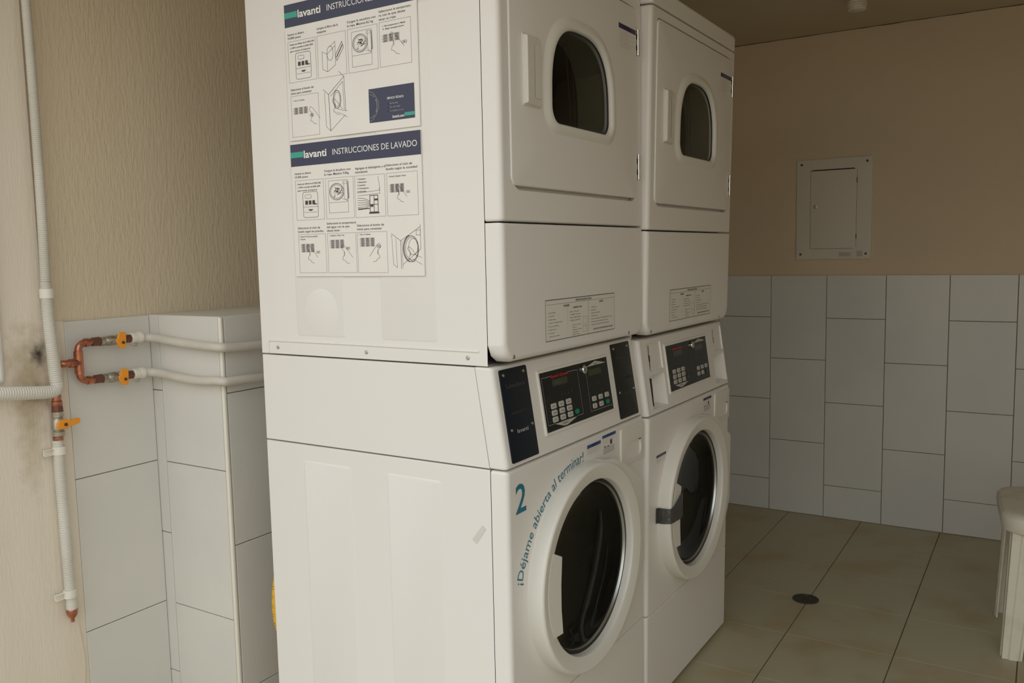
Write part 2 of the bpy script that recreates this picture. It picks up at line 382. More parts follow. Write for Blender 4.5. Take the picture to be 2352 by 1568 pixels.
def make_dryer(label, name='tumble_dryer', second=False):
    t = empty(name); tag(t, label, 'tumble dryer', 'stacked tumble dryers')
    mb = MB(); zb = 1.0675
    mb.box(0, W, .0415, D, zb, 1.926, skip='f')
    mb.box(.001, W-.001, .0600, .0605, zb+.001, 1.925) if False else None
    # pressed panels in the side sheet
    def pad(y0, y1, z0, z1, r, hgt=.0011, sl=.004):
        A = rrect(y0, y1, z0, z1, r); Bp = rrect(y0+sl, y1-sl, z0+sl, z1-sl, max(r-sl, .002))
        for sx_, x in ((-1, 0), (1, W)):
            mb.loft([[(x, p[0], p[1]) for p in A], [(x+sx_*hgt*.5, (p[0]+q[0])/2, (p[1]+q[1])/2) for p, q in zip(A, Bp)], [(x+sx_*hgt, q[0], q[1]) for q in Bp]], False, True)
    pad(.420, .570, 1.1125, 1.80, .008); pad(.1635, .3145, 1.1115, 1.80, .008)
    A = [(.4905+.051*math.cos(math.radians(a)), 1.171+.051*math.sin(math.radians(a))) for a in range(0, 360, 10)]
    Bq = [(.4905+.0485*math.cos(math.radians(a)), 1.171+.0485*math.sin(math.radians(a))) for a in range(0, 360, 10)]
    mb.loft([[(-.0011, *p) for p in A], [(-.0016, *p) for p in Bq]], False, True)
    mb.tube([(-.0004, .668, 1.070), (-.0004, .668, 1.094), (-.0004, .664, 1.0985), (-.0004, .36, 1.0985), (-.0004, .062, 1.0965)], .0022, 10)
    body = mb.build('cabinet', 'enamel', t, bevel=.0016, seg=2)
    for y in (.6367, .3613, .0896): sc = MB(); screw(sc, (-.0002, y, 1.083), (-1, 0, 0)); sc.build('screw', 'steel', t)
    for x in (.034, .592): sc = MB(); screw(sc, (x, .001, 1.0855), (0, -1, 0)); sc.build('screw', 'steel', t)
    # top cap
    c = MB(); panel(c, lambda i: rrect(i, W-i, 1.9285+i*.12, 1.9785-i, .006, 5), (W/2, 1.955), 0, .05, .010)
    c.box(0, W, .05, D, 1.9285, 1.9785); c.build('top_cap', 'enamel', t)
    # upper front frame around the door
    c = MB(); dx0, dx1, dz0, dz1 = .0345, .6440, 1.4265, 1.8965
    g = .0022
    panel(c, lambda i: rrect(i, W-i, 1.3555+i*.35, 1.9245-i*.12, .005, 4), (W/2, 1.65), 0, .040, .011,
          hole=[(rrect(dx0-g, dx1+g, dz0-.0085, dz1+.0036, .018, 5), 0), (rrect(dx0-g, dx1+g, dz0-.0085, dz1+.0036, .018, 5), .016)])
    c.build('front_frame', 'enamel', t)
    c = MB(); P = rrect(dx0-g, dx1+g, dz0-g, dz1+g, .018, 5); c.use('plastic')
    panel(c, lambda i: rrect(dx0-.004, dx1+.004, dz0-.0095, dz1+.005, .018, 5), DC, .0145, .02, .0005, hole=[(d_shape(.012), .0145), (d_shape(.012), .09)])
    c.build('seal', None, t)
    c = MB(); panel(c, lambda i: [(i, 1.3525-i*.3), (i, 1.110+i*.4), (.010+i*.6, 1.088+i), (.030, 1.0750+i), (W-.030, 1.0750+i), (W-.010-i*.6, 1.088+i), (W-i, 1.110+i*.4), (W-i, 1.3525-i*.3)], (W/2, 1.22), 0, .040, .011)
    c.build('lower_panel', 'enamel', t)
    # door
    c = MB(); panel(c, lambda i: rrect(dx0+i, dx1-i, dz0+i, dz1-i, .016, 5), DC, -.0032, .012, .0035, hole=[(d_shape(.030), -.0032), (d_shape(.028), .008)])
    d = c.build('door', 'enamel', t)
    c = MB(); prof = [(.0335, -.0031), (.0300, -.0041), (.0245, -.0068), (.0185, -.0092), (.0110, -.0104), (.0045, -.0096), (.0012, -.0070), (.0, -.0036), (.0, .012)]
    c.loft([[(p[0], y, p[1]) for p in d_shape(o)] for o, y in prof]); c.build('window_bezel', 'plastic', d)
    c = MB(); c.loft([[(DC[0]+(p[0]-DC[0])*s_, y, DC[1]+(p[1]-DC[1])*s_) for p in d_shape(.0005)] for s_, y in ((1, .0030), (.97, .0012), (.8, -.0010), (.5, -.0030), (.2, -.0038), (.02, -.0040))], False, True)
    c.build('window_glass', 'dryglass', d)
    c = MB(); q_ = d_shape(-.0010); c.tube([(p[0], .0015, p[1]) for p in q_]+[(q_[0][0], .0015, q_[0][1])], .0014, 8, False); c.build('window_seal', 'rubber', d)
    # shallow pull handle, its left face square to the door
    c = MB(); hx0, hx1, hz0, hz1 = .0840, .1500, 1.5900, 1.7240
    def hl(i, y0_, y1_): return [(hx0+i, y0_, hz0+i*2), (hx1-i*.3, y1_, hz0+i*2), (hx1-i*.3, y1_, hz1-i*2), (hx0+i, y0_, hz1-i*2)]
    c.loft([hl(-.003, -.0030, -.0030), hl(0, -.005, -.0035), hl(.0003, -.0125, -.0075), hl(.002, -.0145, -.0085)], False, True)
    c.poly([(.1160, -.0128, 1.604), (.1420, -.0108, 1.604), (.1420, -.0108, 1.710), (.1160, -.0128, 1.710)])
    c.build('handle', 'plastic', d, bevel=.0014, seg=3)
    for z0, z1 in ((1.7835, 1.8465), (1.4750, 1.5375)):
        c = MB(); c.cyl((.6490, -.0045, z0), (.6490, -.0045, z1), .0032, 12)
        for k in range(4): c.cyl((.6490, -.0045, z0+.002+(z1-z0-.004)*k/3-.002), (.6490, -.0045, z0+.002+(z1-z0-.004)*k/3+.002), .0038, 12)
        h = c.build('hinge', 'chrome', t)
        c = MB()
        for k in (0, 1): c.box(.6415, .6450, -.0040, -.0030, z0+.012+k*.027, z0+.025+k*.027)
        c.build('hinge_slot', 'gap', h)
    notice('notice_label', lambda u, v, h: (.5365+u, -.0034-h, 1.7830+v), .1010, .0595, .2, d, 8, 'violet' if not second else 'violet', 'NOTICE')
    # operating instructions on the lower panel
    P_ = lambda u, v, h=0: (.1632+u, -.0004-h, 1.1025+v)
    o = Ink(lambda u, v: P_(u, v, 0)); o.use('plastic'); o.rect(0, .342, 0, .0885); ob = o.build('instruction_label', t)
    I = Ink(lambda u, v: P_(u, v, .0003)); I.use('ink'); I.frame(0, .342, 0, .0885, .0007); I.rect(0, .342, .0875, .0888); I.rect(0, .342, -.0004, .0008)
    I.rect(0, .342, .0780, .0785); I.rect(.2000, .2007, 0, .078); I.use('grey'); I.rect(.0985, .0989, .013, .070)
    I.use('ink'); I.text('OPERATING INSTRUCTIONS', .137, .0803, .0046, .080, .02); I.text('WASHER', .079, .0703, .0048, .029, .02); I.text('DRYER', .258, .0705, .0048, .022, .02); I.text('TEMPERATURE', .124, .0645, .0036, .044, .02)
    I.use('ink')
    for k, (s_, wd) in enumerate((('1. Load Clothes', .033), ('2. Close Door', .029), ('3. Add Soap', .034), ('   Select Temperature', .060), ('4. Insert Payment', .048), ('5. Push Start', .037), ('6. Unload', .029), ('   Leave Door Open', .046))):
        I.text(s_.strip(), .010+(.005 if s_[0] == ' ' else 0), .0595-.0073*k, .0026, wd)
    for k, (s_, wd) in enumerate((('HOT  Whites', .044), ('WARM  Colors', .049), ('COLD  Bright Colors', .054), ('DELICATES', .046))):
        I.text(s_, .109+.003*(k % 2), .0560-.0066*k, .0026, wd)
    for k, (s_, wd) in enumerate((('Normal', .040), ('Perm', .020), ('Delicate Wash', .044), ('Final Rinse', .030), ('Final Spin', .034))):
        I.text(s_, .122, .0255-.0054*k, .0024, wd)
    I.use('grey'); I.frame(.172, .193, .008, .042, .0006); I.line([(.172, .02), (.193, .022)], .0005); I.line([(.180, .03), (.190, .012)], .0005)
    I.use('ink')
    for k, (s_, wd) in enumerate((('1. Clean Lint', .032), ('2. Load Clothes', .027), ('3. Close the Door', .050), ('4. Select Cycle', .036), ('5. Insert Payment To Display Price Time', .112), ('6. Push Start And Remove Clothes', .092), ('7. Open The Door When Cycle Ends', .098))):
        I.text(s_, .2125, .0600-.0069*k, .0027, wd)
    I.text('CLEAN LINT FILTER BEFORE EACH LOAD', .225, .0075, .0034, .106, .02)
    I.build('lettering', ob)
    # inside: drum, and thin chrome tubes imitating a reflection on the glass
    c = MB(); c.lathe((.3185, .09, 1.655), (0, 1, 0), [(0, .20), (.002, .255), (.46, .255), (.46, .02)], 40, False, True)
    dr = c.build('drum', 'drum', t)
    c = MB()
    for off in (0, .022):
        c.tube([(.300+off+.030*math.sin(k/12*1.5), .018+.004*k/12, 1.755-.190*k/12) for k in range(13)], .0011, 6)
    c.build('reflection_lines', 'chrome', dr)
    return t

def sh(p): return (p[0], p[1]+.155*(p[2]-.857), p[2])     # lean of the console face
DCX, DCZ = .323, .563
def ell(r, y, n=96, c=(DCX, DCZ)):
    return [(c[0]+r*1.025*math.cos(2*math.pi*k/n), y, c[1]+r*.968*math.sin(2*math.pi*k/n)) for k in range(n)]
def console_panel(parent, dim=False):
    c = MB(); panel(c, lambda i: rrect(.1655+i, .5155-i, .8960+i, 1.0378-i, .003, 3), (.34, .967), -.0035, .004, .0015,
                    hole=[(rrect(.1715, .5095, .9020, 1.0318, .002, 3), -.0035), (rrect(.1715, .5095, .9020, 1.0318, .002, 3), -.0015)])
    fr = c.build('panel_bezel', 'plastic', parent, shear=sh)
    c = MB(); c.box(.1716, .5094, -.0019, .001, .9021, 1.0317); c.build('panel_face', 'black', fr, smooth=False, shear=sh)
    P_ = lambda h: (lambda u, v: sh((u, -.0019-h, v)))
    I = Ink(P_(.0003))
    I.use('dim' if dim else 'palegrey'); wl_ = .0008
    I.line([(.182, .9165), (.1805, 1.0195), (.222, 1.0195)], wl_); I.line([(.300, 1.0195), (.3480, 1.0190), (.3475, .9160), (.318, .9160)], wl_)
    I.line([(.182, .9165), (.214, .9165)], wl_)
    I.line([(.3905, 1.0185), (.3870, .9140), (.5015, .9130)], wl_); I.line([(.3905, 1.0185), (.402, 1.0185)], wl_)
    I.use('olive'); I.rect(.2245, .2960, .9960, 1.0110); I.rect(.400, .470, .9960, 1.0110)
    I.use('key'); I.poly([(.396, 1.0188), (.4440, 1.0285), (.5005, 1.0190), (.470, 1.0185)]); I.poly([(.2113, .9155), (.2500, .9055), (.268, .9050), (.3158, .9150), (.265, .9158)])
    I.use('ink')
    J = Ink(P_(.0005)); J.use('red'); J.text('Speed Queen', .2200, 1.0155, .0062, .083, .035)
    J.use('ink'); J.text('DRY', .438, 1.0200, .0034, .016, .02); J.text('WASH', .245, .9092, .0034, .026, .02)
    J.use('dim')
    if not dim: J.text('1000', .230, .9985, .0088, .034, .01)
    for x, z in ((.258, .979), (.272, .979), (.288, .979), (.304, .979), (.432, .981), (.448, .981)): J.rect(x, x+.004, z, z+.0012); J.text('00', x-.001, z-.007, .004, .007)
    for z in (.977, .970, .962): J.text('Cycle', .190, z, .0026, .012)
    for z in (.952, .945, .937, .929, .922): J.text('Soil', .190, z, .0022, .009)
    J.text('Heat', .398, .974, .0030, .010)
    I.build('printing', fr); J.build('lettering', fr)
    names = ['HOT', 'NORMAL', 'HEAVY', 'WARM', 'COLORS', 'MEDIUM', 'COLD', 'DELICATE', 'LIGHT']; L = Ink(P_(.0018)); L.use('ink')
    def key(x0, z0, wd, hg, txt, mk='key'):
        K = MB(); K.use(mk); K.loft([[(p[0], -.0018-.0001, p[1]) for p in rrect(x0, x0+wd, z0, z0+hg, .003, 3)], [(p[0], -.0035, p[1]) for p in rrect(x0+.0004, x0+wd-.0004, z0+.0004, z0+hg-.0004, .003, 3)]], False, True)
        K.v = [sh(v) for v in K.v]; K.build('key', None, fr, smooth=False)
        if txt: L.text(txt, x0+wd*.15, z0+hg*.38, hg*.22, wd*.7)
    for i in range(3):
        for j in range(3): key(.2045+.0350*i, .9485-.0147*j, .0230, .0122, names[j*3+i])
    for i, nm in enumerate(('HIGH', 'MED', 'LOW')): key(.4020+.0345*i, .9355, .0205, .0118, nm)
    for i, nm in enumerate(('DEL', 'NO HEAT')): key(.4005+.0350*i, .9185, .0205, .0118, nm)
    L.build('key_lettering', fr)
    for x, z in ((.3085, .9205), (.4700, .9185)):
        G = MB(); G.loft([[sh((x+.010+.0105*math.cos(a/12*math.pi*2)*s_, y, z+.0058+.0058*math.sin(a/12*math.pi*2)*s_)) for a in range(12)] for s_, y in ((1, -.0020), (1, -.0034), (.8, -.0040))], False, True)
        tag(G.build('start_key', 'green' if not dim else 'tealdim', fr), 'round green start key')
    c = MB(); cc = sh((.3785, -.002, 1.0150)); c.lathe(cc, (0, -1, .15), [(0, .0105), (.004, .0105), (.006, .009), (.0062, .006)], 24); kh = c.build('key_lock', 'chrome', fr)
    c = MB(); c.box(.3775, .3795, -.0086, -.0080, 1.0100, 1.0185); c.build('key_slot', 'gap', kh, shear=sh, smooth=False)
    return fr
M['tealdim'] = mat('dull_green_key', (.02, .07, .06), .4)

def make_washer(label, pockets=False):
    t = empty('washing_machine'); tag(t, label, 'washing machine', 'front-loading washers')
    mb = MB(); mb.box(0, W, .0415, D, .022, .8550, skip='f')
    def pad(y0, y1, z0, z1, r, hgt=.0011, sl=.004):
        A = rrect(y0, y1, z0, z1, r); Bp = rrect(y0+sl, y1-sl, z0+sl, z1-sl, max(r-sl, .002))
        for sx_, x in ((-1, 0), (1, W)):
            mb.loft([[(x, p[0], p[1]) for p in A], [(x+sx_*hgt*.5, (p[0]+q[0])/2, (p[1]+q[1])/2) for p, q in zip(A, Bp)], [(x+sx_*hgt, q[0], q[1]) for q in Bp]], False, True)
    pad(.420, .570, .14, .8180, .008); pad(.1655, .3155, .14, .8175, .008)
    mb.build('cabinet', 'enamel', t, bevel=.0016, seg=2)
    # console body and its leaning face
    c = MB(); X = [(y, z) for y, z in ((.0425, .8580), (D, .8580), (D, 1.0640), (.0745, 1.0640))]
    c.loft([[(x, y, z) for y, z in X] for x in (0, W)], True, True); c.build('console_housing', 'enamel', t, bevel=.0016, seg=2)
    c = MB()
    if not pockets:
        panel(c, lambda i: rrect(i, W-i, .8580+i*.4, 1.0650-i*.4, .004, 3), (W/2, .96), 0, .041, .0105)
        c.build('console_face', 'enamel', t, shear=sh)
    else:
        holes = [(.040, .147, .8720, .9640, .036), (.052, .147, .9740, 1.0500, .0045), (.562, .668, .8720, .9640, .036), (.582, .668, .9740, 1.0500, .0045)]
        xs = [.0105, .040, .052, .147, .562, .582, .668, W-.0105]; zs = [.8640, .8720, .9640, .9740, 1.0500, 1.0590]
        q4 = [(xs[0], zs[0]), (xs[-1], zs[0]), (xs[-1], zs[-1]), (xs[0], zs[-1])]
        panel(c, lambda i: rrect(i, W-i, .8580+i*.4, 1.0650-i*.4, .004, 3), (W/2, .96), 0, .041, .0105, hole=[(q4, 0)], keyp=q4)
        for i in range(7):
            for j in range(5):
                x0, x1, z0, z1 = xs[i], xs[i+1], zs[j], zs[j+1]
                if not any(h[0] <= x0 and x1 <= h[1] and h[2] <= z0 and z1 <= h[3] for h in holes): c.poly([(x0, 0, z0), (x1, 0, z0), (x1, 0, z1), (x0, 0, z1)])
        for x0, x1, z0, z1, dp in holes:
            X_ = [x for x in xs if x0 <= x <= x1]; s_ = .003 if dp > .01 else .001
            a = [(x, 0, z0) for x in X_]+[(x, 0, z1) for x in X_[::-1]]
            mid = (x0+x1)/2; b = [(x+(s_ if x < mid else -s_), dp, z0+s_) for x in X_]+[(x+(s_ if x < mid else -s_), dp, z1-s_) for x in X_[::-1]]
            c.loft([a, b], False, True)
        bm_ = c.build('console_face', 'enamel', t, shear=sh)
        for x, nm in ((.0505, 0), (.5765, 1)):
            I = Ink(lambda u, v: sh((x+u*1.3+.12*v, .0008, .970+v))); I.use('gap')
            I.poly([(0, .008), (.004, .006), (.0045, .030), (.0065, .033), (.006, .047), (.003, .050), (.0035, .075), (.0008, .075), (.0003, .050), (-.001, .046), (-.0015, .034), (.0005, .030)])
            I.build('coin_slot', bm_)
        I = Ink(lambda u, v: sh((.0465+u, .0052-u*1.0, .876+v))); I.use('gap'); I.poly([(.0, .008), (.004, .004), (.006, .080), (.0, .082)]); I.build('wire_opening', bm_)
    console_panel(t, pockets)
    if not pockets:
        for x0, x1, dim in ((.0205, .1265, False), (.5405, .6505, True)):
            c = MB(); panel(c, lambda i: rrect(x0+i, x1-i, .8680+i, 1.0572-i, .004, 3), ((x0+x1)/2, .96), -.0026, .0005, .0006)
            p = c.build('cover_plate', 'navyplate' if not dim else 'black', t, shear=sh)
            I = Ink(lambda u, v: sh((x0+u, -.0029, v))); I.use('dim' if not dim else 'olive'); I.text('Lavadora' if not dim else 'Secadora', .018, 1.0185 if not dim else 1.018, .0085, .072)
            I.use('palegrey' if not dim else 'olive'); I.text('lavanti', .034, .9250, .0085, .044, .01); I.build('lettering', p)
            I = Ink(lambda u, v: sh((x0+u, -.0029, v))); I.use('gap'); I.poly([(.020, .9640), (.085, .9640), (.088, .9700), (.023, .9690)]); I.build('slot', p)
            for x, z in ((x0+.0125, 1.0458), (x1-.0150, 1.0462), (x0+.0140, .9340), (x1-.0095, .9345)):
                s1 = MB(); cc = sh((x, -.0026, z)); s1.lathe(cc, (0, -1, .15), [(0, .0036), (.0012, .0034), (.0022, .0018)], 14); s1.build('screw', 'chrome', p)
    # front sheets
    N = 96
    c = MB(); circ = [(p[0], p[2]) for p in ell(.222, 0)]
    panel(c, lambda i: rrect(i, W-i, .2985+i*.2, .8548-i*.5, .005, 3), (DCX, DCZ), 0, .040, .0105, hole=[(circ, 0), (circ, .03)], n=96); c.build('front_panel', 'enamel', t)
    c = MB(); panel(c, lambda i: rrect(i, W-i, .022+i*.4, .2968-i*.2, .005, 3), (W/2, .16), 0, .040, .0105); c.build('kick_panel', 'enamel', t)
    for x in (.05, W-.05):
        for y in (.08, D-.06): c = MB(); c.cyl((x, y, 0), (x, y, .03), .018, 12); c.build('foot', 'rubber', t)
    # tub: gasket and perforated drum with lifters
    c = MB(); c.loft([ell(r, y) for r, y in ((.215, -.004), (.206, -.010), (.198, -.004), (.195, .03), (.200, .05), (.222, .055))]); c.build('door_gasket', 'rubber', t)
    c = MB(); prof = [(.06, .212), (.08, .218), (.44, .222), (.46, .16), (.465, .02)]; loops = []
    for y, r in prof:
        L = []
        for k in range(144):
            a = 2*math.pi*k/144; rr = r; ph = (math.degrees(a)+25) % 120
            if .08 <= y <= .44 and ph < 20: rr = r-.045*math.sin(math.pi*ph/20)
            L.append((DCX+rr*math.cos(a), y, DCZ+rr*math.sin(a)))
        loops.append(L)
    c.loft(loops, False, True); c.build('drum', 'drum', t)
    # door
    c = MB(); prof = [(.2500, .000), (.2505, -.0305), (.2497, -.0345), (.2478, -.0370), (.2452, -.0383), (.2430, -.0385), (.2415, -.0383), (.2320, -.0366), (.2150, -.0338), (.2105, -.0322), (.2088, -.0290), (.2080, -.025), (.2080, -.008), (.2085, .0)]
    c.loft([ell(r, y, 120) for r, y in prof]); d = c.build('door', 'plastic', t)
    c = MB()
    for mk, pr in (('steel', ((.2082, -.0120), (.2070, -.0150), (.2060, -.0125))), ('rubber', ((.2060, -.0125), (.2045, -.0150), (.2020, -.0150), (.2005, -.0120))), ('steel', ((.2005, -.0120), (.1995, -.0145), (.1982, -.0120), (.197, -.004)))):
        c.use(mk); c.loft([ell(r, y, 120) for r, y in pr])
    c.build('glass_rim', None, d)
    c = MB(); c.loft([ell(r, y) for r, y in ((.198, -.008), (.190, -.007), (.178, -.002), (.160, .004), (.13, .009), (.09, .013), (.05, .015), (.002, .016))], False, True); c.build('door_glass', 'doorglass', d)
    c = MB(); ya, yb = -.0356, -.018
    arc = []
    for a in [154+52*k/12 for k in range(13)]:
        arc.append((DCX+.224*1.025*math.cos(math.radians(a)), DCZ+.224*.968*math.sin(math.radians(a))))
    arc[0] = (arc[0][0], arc[0][1]); pl = arc+[(.158, .4640), (.1520, .52), (.1520, .575), (.1580, .638)]
    c.loft([[(p[0], yb, p[1]) for p in pl], [(p[0], ya+.003, p[1]) for p in pl], [(p[0]*.99+.0015, ya, p[1]*.99+.0055) for p in pl]], True, True); c.build('handle', 'plastic', d, bevel=.0012, seg=2)
    c = MB(); out_ = [(.375, .803), (.430, .795), (.495, .768), (.605, .702), (.612, .692), (.612, .486), (.605, .474), (.551, .392), (.480, .345), (.420, .328)]
    inn_ = [(DCX+.243*1.025*math.cos(math.radians(a_)), DCZ+.243*.968*math.sin(math.radians(a_))) for a_ in (76, 64, 46, 28, 20, -22, -30, -46, -60, -68)]
    c.loft([[(p[0], y_, p[1]) for p in out_] + [(p[0], y_, p[1]) for p in inn_[::-1]] for y_ in (0, -.031)], False, False)
    for k in range(9): c.poly([(out_[k][0], -.031, out_[k][1]), (out_[k+1][0], -.031, out_[k+1][1]), (inn_[k+1][0], -.034, inn_[k+1][1]), (inn_[k][0], -.034, inn_[k][1])])
    c.build('hinge_cover', 'plastic', d)
    # detergent drawer
    c = MB(); h1 = rrect(.562, .657, .758, .8005, .016, 5); h2 = rrect(.575, .652, .772, .796, .010, 5)
    panel(c, lambda i: rrect(.5335+i, .6765-i, .7440+i, .8420-i, .006, 4), (.609, .782), -.0040, .001, .0015, hole=[(h1, -.0040), (h1, -.002), (h2, .022)])
    dd = c.build('detergent_drawer', 'plastic', t); c = MB(); c.poly([(p[0], .0215, p[1]) for p in rrect(.574, .653, .771, .797, .010, 5)]); c.build('drawer_recess', 'plastic', dd)
    c = MB(); c.box(.640, .656, -.0046, -.0039, .7985, .8005); c.build('drawer_slot', 'gap', dd, smooth=False)
    return t

dryA = make_dryer('white stacked tumble dryer nearest the camera, two instruction posters on its side')
washA = make_washer('white front-loading washer marked 2 with blue lettering around its porthole')
dryB = make_dryer('white stacked tumble dryer farther from the camera, beside the grey electrical panel wall', second=True)
washB = make_washer('white front-loading washer farther away, door handle bound with grey tape', True)
dryB.location = Vector((.6859, -.0067, -.0089)); dryB.rotation_euler = (math.radians(1.42), 0, 0)
# tilt about z = 1.07
R_ = Matrix.Rotation(math.radians(1.42), 3, 'X'); piv = Vector((0, 0, 1.07)); dryB.location = R_ @ (-piv)+piv+Vector((.6859, -.0067, -.0089))
washB.location = (.689, .0, -.0105); washB.rotation_euler = (math.radians(.8), 0, 0)

# vinyl lettering on washer A
Pf = lambda h: (lambda u, v: (u, -h, v))
I = Ink(Pf(.0004)); I.use('tealink')
I.text('2', .0285, .7610, .063, .041, .012); I.build('number_two', washA)
I = Ink(lambda u, v: (u, -.0004, v)); I.use('tealink')
def arc_text(I, s, cx, cz, R, a0, a1, h):
    vs, fs, x0, x1, y0, y1 = glyphs(s, .005); sc = h/.73; n = len(I.mb.v)
    for x, y in vs:
        a = math.radians(a0+(a1-a0)*(x-x0)/(x1-x0)); r = R+y*sc; I.mb.v.append((cx+r*math.cos(a), -.0004, cz+r*math.sin(a)))
    for f in fs: I.mb.face([n+i for i in f])
arc_text(I, '\u00a1D\u00e9jame abierta al terminar!', .3277, .5085, .2975, 161, 89.5, .0245)
I.build('arc_lettering', washA)
def small_label(parent, x0, z0, wd, hg, hh, second=False, picto=False, head='blue'):
    o = Ink(Pf(.0002)); o.use('board' if picto else 'plastic'); o.rect(x0, x0+wd, z0, z0+hg); ob = o.build('warning_label', parent)
    I = Ink(Pf(.0005)); I.use(head); I.rect(x0, x0+wd, z0+hg-hh, z0+hg); I.use('palegrey'); I.text('NOTICE' if not picto else 'IMPORTANTE', x0+wd*.3, z0+hg-hh*.78, hh*.55, wd*.45)
    I.use('palegrey')
    for k in range(3): I.text('please read the care instructions', x0+.003, z0+hg-hh-.0045-.0045*k, .0022, wd*(.9-.1*k))
    if picto:
        I.use('purple'); I.rect(x0+wd*.58, x0+wd*.72, z0+hg*.42, z0+hg*.66); I.use('ink'); I.rect(x0+wd*.12, x0+wd*.26, z0+hg*.38, z0+hg*.43); I.rect(x0+wd*.36, x0+wd*.5, z0+hg*.36, z0+hg*.40)
        I.use('palegrey')
        for k in range(5): I.rect(x0+.006, x0+wd*.9, z0+.002+.0034*k, z0+.0038+.0034*k)
    I.build('lettering', ob)
small_label(washA, .3500, .8145, .0720, .0248, .0085)
small_label(washA, .4310, .7975, .0760, .0490, .0075, picto=True)
small_label(washB, .0560, .7180, .0700, .0240, .0075, head='violet')
small_label(washB, .4300, .8000, .0740, .0440, .0080, picto=True, head='violet')
# strip of clear sticky tape on washer A's side
mb = MB(); mb.poly([(-.0006, .0900, .7035), (-.0006, .0640, .7370), (-.0006, .0550, .7300), (-.0006, .0800, .6950)])
M['clear'] = mat('clear_tape', (.66, .64, .58), .2); mb.build('tape_scrap', 'clear', washA)

# grey duct tape wound from washer B's front over its door handle
def duct_tape():
    path = [(.055, -.0012), (.0655, -.0030), (.0642, -.014), (.0648, -.030), (.0690, -.0385), (.078, -.0415), (.092, -.0415), (.105, -.0405), (.125, -.0402), (.145, -.0402), (.1585, -.0395), (.1600, -.034)]
    zc = [.572, .572, .572, .573, .574, .574, .574, .576, .580, .584, .588, .588]; hw = [.022, .022, .022, .022, .021, .021, .022, .025, .030, .034, .036, .034]
    random.seed(5); rows = []
    for (x, y), z, h in zip(path, zc, hw):
        rows.append([(x+random.uniform(-.0006, .0006), y-random.uniform(0, .0010), z-h+2*h*k/8+random.uniform(-.0008, .0008)) for k in range(9)])
    mb = MB(); mb.loft(rows, closed=False); mb.loft([[(p[0]+.0004, p[1]+.0006, p[2]) for p in r] for r in rows], closed=False)
    o = mb.build('duct_tape', 'tape', washB, angle=15)
    tag(o, 'crinkled grey duct tape across the door rim')
duct_tape()

# ================================================================== instruction posters on dryer A's side
def hand(I, u, v, s, flip=1, w=.0006):
    P = [(0, .020), (.004, .024), (.009, .021), (.016, .014), (.022, .007), (.029, -.001)]
    I.line([(u+flip*a*s, v+b*s) for a, b in P], w)
    P = [(0, .020), (.002, .015), (.007, .012), (.007, .004), (.004, .001), (.003, -.004), (.009, -.006), (.012, -.010), (.020, -.012)]
    I.line([(u+flip*a*s, v+b*s) for a, b in P], w); I.line([(u+flip*.007*s, v+.012*s), (u+flip*.0085*s, v+.006*s), (u+flip*.008*s, v+.003*s)], w)
def keys_art(I, u, v, s=1, rows=4):
    I.use('ink')
    for i in range(3):
        for k in range(rows):
            a = u+.0145*i*s; b = v-.0050*k*s
            I.frame(a, a+.0105*s, b, b+.0034*s, .0008); I.rect(a+.002*s, a+.0085*s, b+.0010*s, b+.0024*s)
        if i < 2:
            pass
    for k in range(rows): I.line([(u-.005*s, v+.0015*s-.005*k*s), (u-.0012*s, v+.0015*s-.005*k*s)], .0005)
    I.frame(u+.047*s, u+.058*s, v-.0185*s, v-.0135*s, .0006, .0015); I.rect(u+.050*s, u+.055*s, v-.0168*s, v-.0152*s)
def machine_art(I, u, v, w_=.052, h_=.078):
    I.use('ink'); I.frame(u, u+w_, v, v+h_, .0005); I.line([(u, v+h_*.32), (u+w_, v+h_*.32)], .0005)
    I.frame(u+w_*.74, u+w_*.94, v+h_*.88, v+h_*.96, .0004)
    cx, cz = u+w_*.42, v+h_*.65
    for r in (1, .93, .8): I.ell(cx, cz, w_*.38*r, h_*.26*r, .0006)
    random.seed(11)
    for k in range(16):
        a = random.uniform(0, 6.28); q = random.uniform(0, .6); x = cx+w_*.33*q*math.cos(a); z = cz+h_*.22*q*math.sin(a)
        I.line([(x, z), (x+random.uniform(-.008, .008), z+random.uniform(-.008, .008)), (x+random.uniform(-.009, .009), z+random.uniform(-.006, .006))], .0007)
    I.line([(u+w_*.80, v+h_*.95), (u+w_*.80, v+h_*.45), (u+w_*.95, v+h_*.35), (u+w_, v+h_*.5)], .0005)
    for k in range(3): I.line([(u+w_*(.97+.03*k), v+h_*.95), (u+w_*(.99+.03*k), v+h_*.42)], .0006)
    I.line([(u+w_*.7, v+h_*.42), (u+w_*.98, v+h_*.36)], .0005)
def coin_art(I, u, v):
    I.use('ink'); I.frame(u, u+.046, v, v+.0565, .0008, .005); I.frame(u+.007, u+.026, v+.0425, v+.0505, .0006, .003)
    I.line([(u, v+.0235), (u+.046, v+.0235)], .0006); I.line([(u+.003, v+.0115), (u+.043, v+.0115)], .0005)
    for k in range(3): I.rect(u+.007+.011*k, u+.015+.011*k, v+.0285, v+.0375)
    I.rect(u+.034, u+.043, v+.0280, v+.0302); I.poly([(u+.015, v+.0180), (u+.031, v+.0180), (u+.026, v+.0145), (u+.020, v+.0145)])
